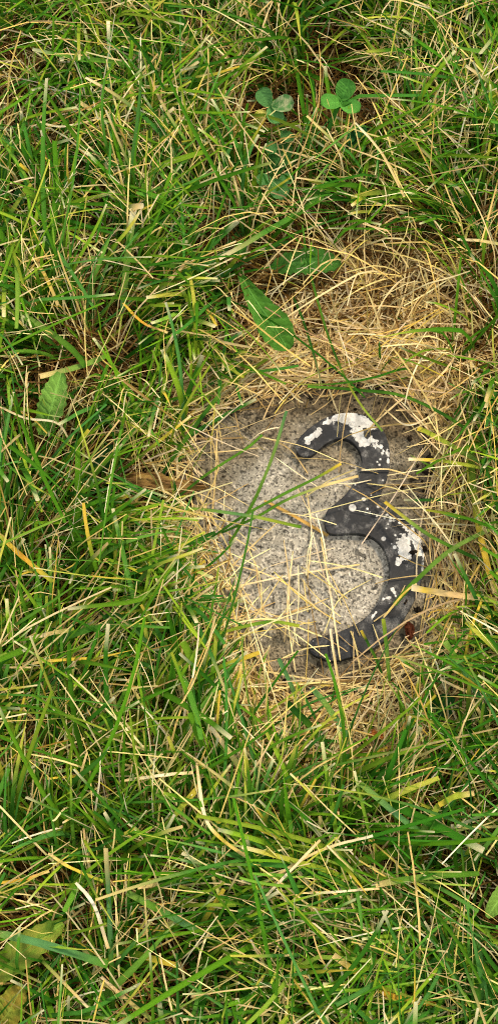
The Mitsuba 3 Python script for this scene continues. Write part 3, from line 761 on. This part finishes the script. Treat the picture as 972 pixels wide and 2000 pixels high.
LEAFG = srgb(74, 128, 50)
leaf('toothed_leaf', [(470, 540, 22), (500, 588, 33), (533, 635, 36), (562, 684, 31)], 34, srgb(78, 132, 50), 'large dark green toothed leaf with pale midrib lying on the straw above the slab', 'leaf', stalk=[(452, 500, 8), (440, 470, 2)], shape='blunt', teeth=0.07, cup=0.18)
leaf('toothed_leaf', [(530, 526, 14), (575, 514, 18), (620, 512, 19), (666, 516, 14)], 29, srgb(74, 128, 54), 'jagged green leaf half hidden under blades, above right of the large toothed leaf', 'leaf', stalk=[(505, 530, 5), (490, 520, 1)], shape='oval', teeth=0.16, cup=0.2)
leaf('toothed_leaf', [(84, 850, 22), (102, 790, 36), (120, 728, 40)], 27, srgb(120, 168, 76), 'light green toothed leaf with pointed tip near the left edge', 'leaf', stalk=[(80, 870, 8), (78, 885, 0)], shape='oval', teeth=0.12)
leaf('toothed_leaf', [(160, 924, 14), (200, 900, 22), (238, 872, 24)], 21, srgb(40, 86, 38), 'very dark green leaf in the grass above the dry brown leaf', 'leaf', shape='oval', teeth=0.08)
leaf('toothed_leaf', [(-25, 1930, 20), (20, 1880, 28), (70, 1840, 32), (124, 1803, 30)], 27, srgb(120, 158, 58), 'yellowing olive leaf under the wide bluish blade at the left edge', 'leaf', stalk=[(145, 1788, 24), (165, 1770, 12)], shape='oval', teeth=0.1, edge=srgb(152, 166, 72), mottle=0.3)
leaf('toothed_leaf', [(-10, 2010, 22), (18, 1975, 28), (44, 1925, 30)], 26, srgb(136, 152, 60), 'yellow green leaf in the bottom left corner', 'leaf', shape='oval', teeth=0.1, edge=srgb(164, 150, 66), mottle=0.3)
leaf('toothed_leaf', [(1000, 1715, 24), (975, 1755, 34), (950, 1792, 34)], 16, srgb(122, 164, 72), 'light green leaf tip at the right edge of the lower lawn', 'leaf', shape='oval', teeth=0.06)
leaf('toothed_leaf', [(832, 1394, 10), (860, 1380, 14), (893, 1376, 12)], 22, srgb(44, 92, 44), 'dark green leaf deep in the grass below right of the slab', 'leaf', shape='oval', teeth=0.08)
leaf('toothed_leaf', [(525, 345, 20), (543, 312, 27), (566, 282, 28)], 23, srgb(62, 112, 52), 'green leaf standing under the bluish clover', 'leaf', shape='oval', teeth=0.08)
leaf('toothed_leaf', [(466, 508, 24), (469, 490, 28), (472, 470, 28)], 12, srgb(84, 140, 56), 'small green leaf above left of the large toothed leaf', 'leaf', shape='oval', teeth=0.04)
leaf('yellow_leaf', [(498, 256, 26), (505, 236, 33), (514, 215, 34)], 13, srgb(178, 188, 76), 'small yellow green leaf left of the bluish clover', 'leaf', shape='blunt', teeth=0.05, edge=srgb(226, 216, 130))
leaf('round_leaf', [(30, 405, 22), (38, 388, 28), (46, 370, 28)], 15, srgb(52, 100, 46), 'small round dark leaf near the left edge, upper lawn', 'leaf', shape='round', teeth=0.02)
DRYL = dict(crinkle=1.1, cup=-0.5, mottle=0.4)
leaf('dry_leaf', [(222, 938, 15), (285, 934, 20), (345, 946, 19), (409, 950, 15)], 17, srgb(132, 104, 66), 'curled brown dry leaf at the left rim of the slab', 'dry leaf', stalk=[(180, 950, 14), (135, 968, 12)], shape='strip', teeth=0.1, edge=srgb(164, 138, 82), **DRYL)
leaf('dry_leaf', [(793, 1212, 10), (800, 1230, 12), (797, 1254, 9)], 9, srgb(88, 48, 32), 'small dark reddish brown leaf scrap right of the lower arm of the numeral', 'dry leaf', shape='strip', **DRYL)
leaf('dry_leaf', [(715, 1432, 10), (735, 1434, 12), (752, 1444, 9)], 9, srgb(186, 116, 64), 'small orange brown leaf scrap below the slab', 'dry leaf', shape='strip', **DRYL)


def clover(centre, leaflets, base, label, pale=None):
    key = numbered('clover')
    centre = (*centre[:2], centre[2] + 6)
    leaflets = [(x, y, z + 6, h * 1.08) for x, y, z, h in leaflets]
    tag(key, label, 'clover')
    c = at(*centre[:2], centre[2] * MM)
    root = np.array([c[0] + 0.012, c[1] - 0.016, 0.0])
    put(key + '__stem', tube(catmull([root, (root + c) / 2 + [0.004, 0.003, 0.005], c], 12), 0.0006, srgb(110, 150, 80)), 'leaf_mat')
    for j, (x, y, z, half) in enumerate(leaflets):
        dx, dy = x - centre[0], y - centre[1]
        l = math.hypot(dx, dy); ux, uy = dx / l, dy / l
        ext = half * 0.98
        pts = [(x - ux * ext, y - uy * ext, centre[2]), (x, y, (centre[2] + z) / 2 + 1), (x + ux * ext, y + uy * ext, z)]
        v, f, col, P, side = leaf_mesh(pts, half, base * (0.9 + 0.1 * j), 'round', teeth=0.01, cup=0.3, vein=base * 1.25, rows=24, cols=13, seed=j + 11, edge=pale if j == 1 else None)
        put(key + '__leaflet' + (f'_{j:03d}' if j else ''), (v, f, col))


clover((664, 199, 36), [(674, 175, 44, 20), (645, 201, 42, 19), (684, 210, 42, 18)], srgb(96, 164, 72), 'bright green three leaved clover right of centre near the top')
clover((527, 209, 36), [(515, 190, 44, 18), (553, 205, 40, 20), (536, 226, 36, 17)], srgb(90, 144, 84), 'bluish green three leaved clover with pale nibbled spots', pale=srgb(170, 182, 140))
clover((696, 243, 24), [(703, 258, 28, 14), (683, 268, 26, 12), (690, 284, 22, 11)], srgb(52, 106, 58), 'dark clover low in the grass below the bright clover')
clover((545, 252, 22), [(548, 238, 28, 12), (561, 268, 28, 13), (530, 290, 24, 12)], srgb(78, 130, 74), 'small half hidden clover just below the bluish clover')
clover((535, 350, 28), [(544, 372, 32, 19), (515, 352, 30, 14), (560, 350, 30, 13)], srgb(90, 144, 84), 'bluish green drooping clover above the jagged leaf')
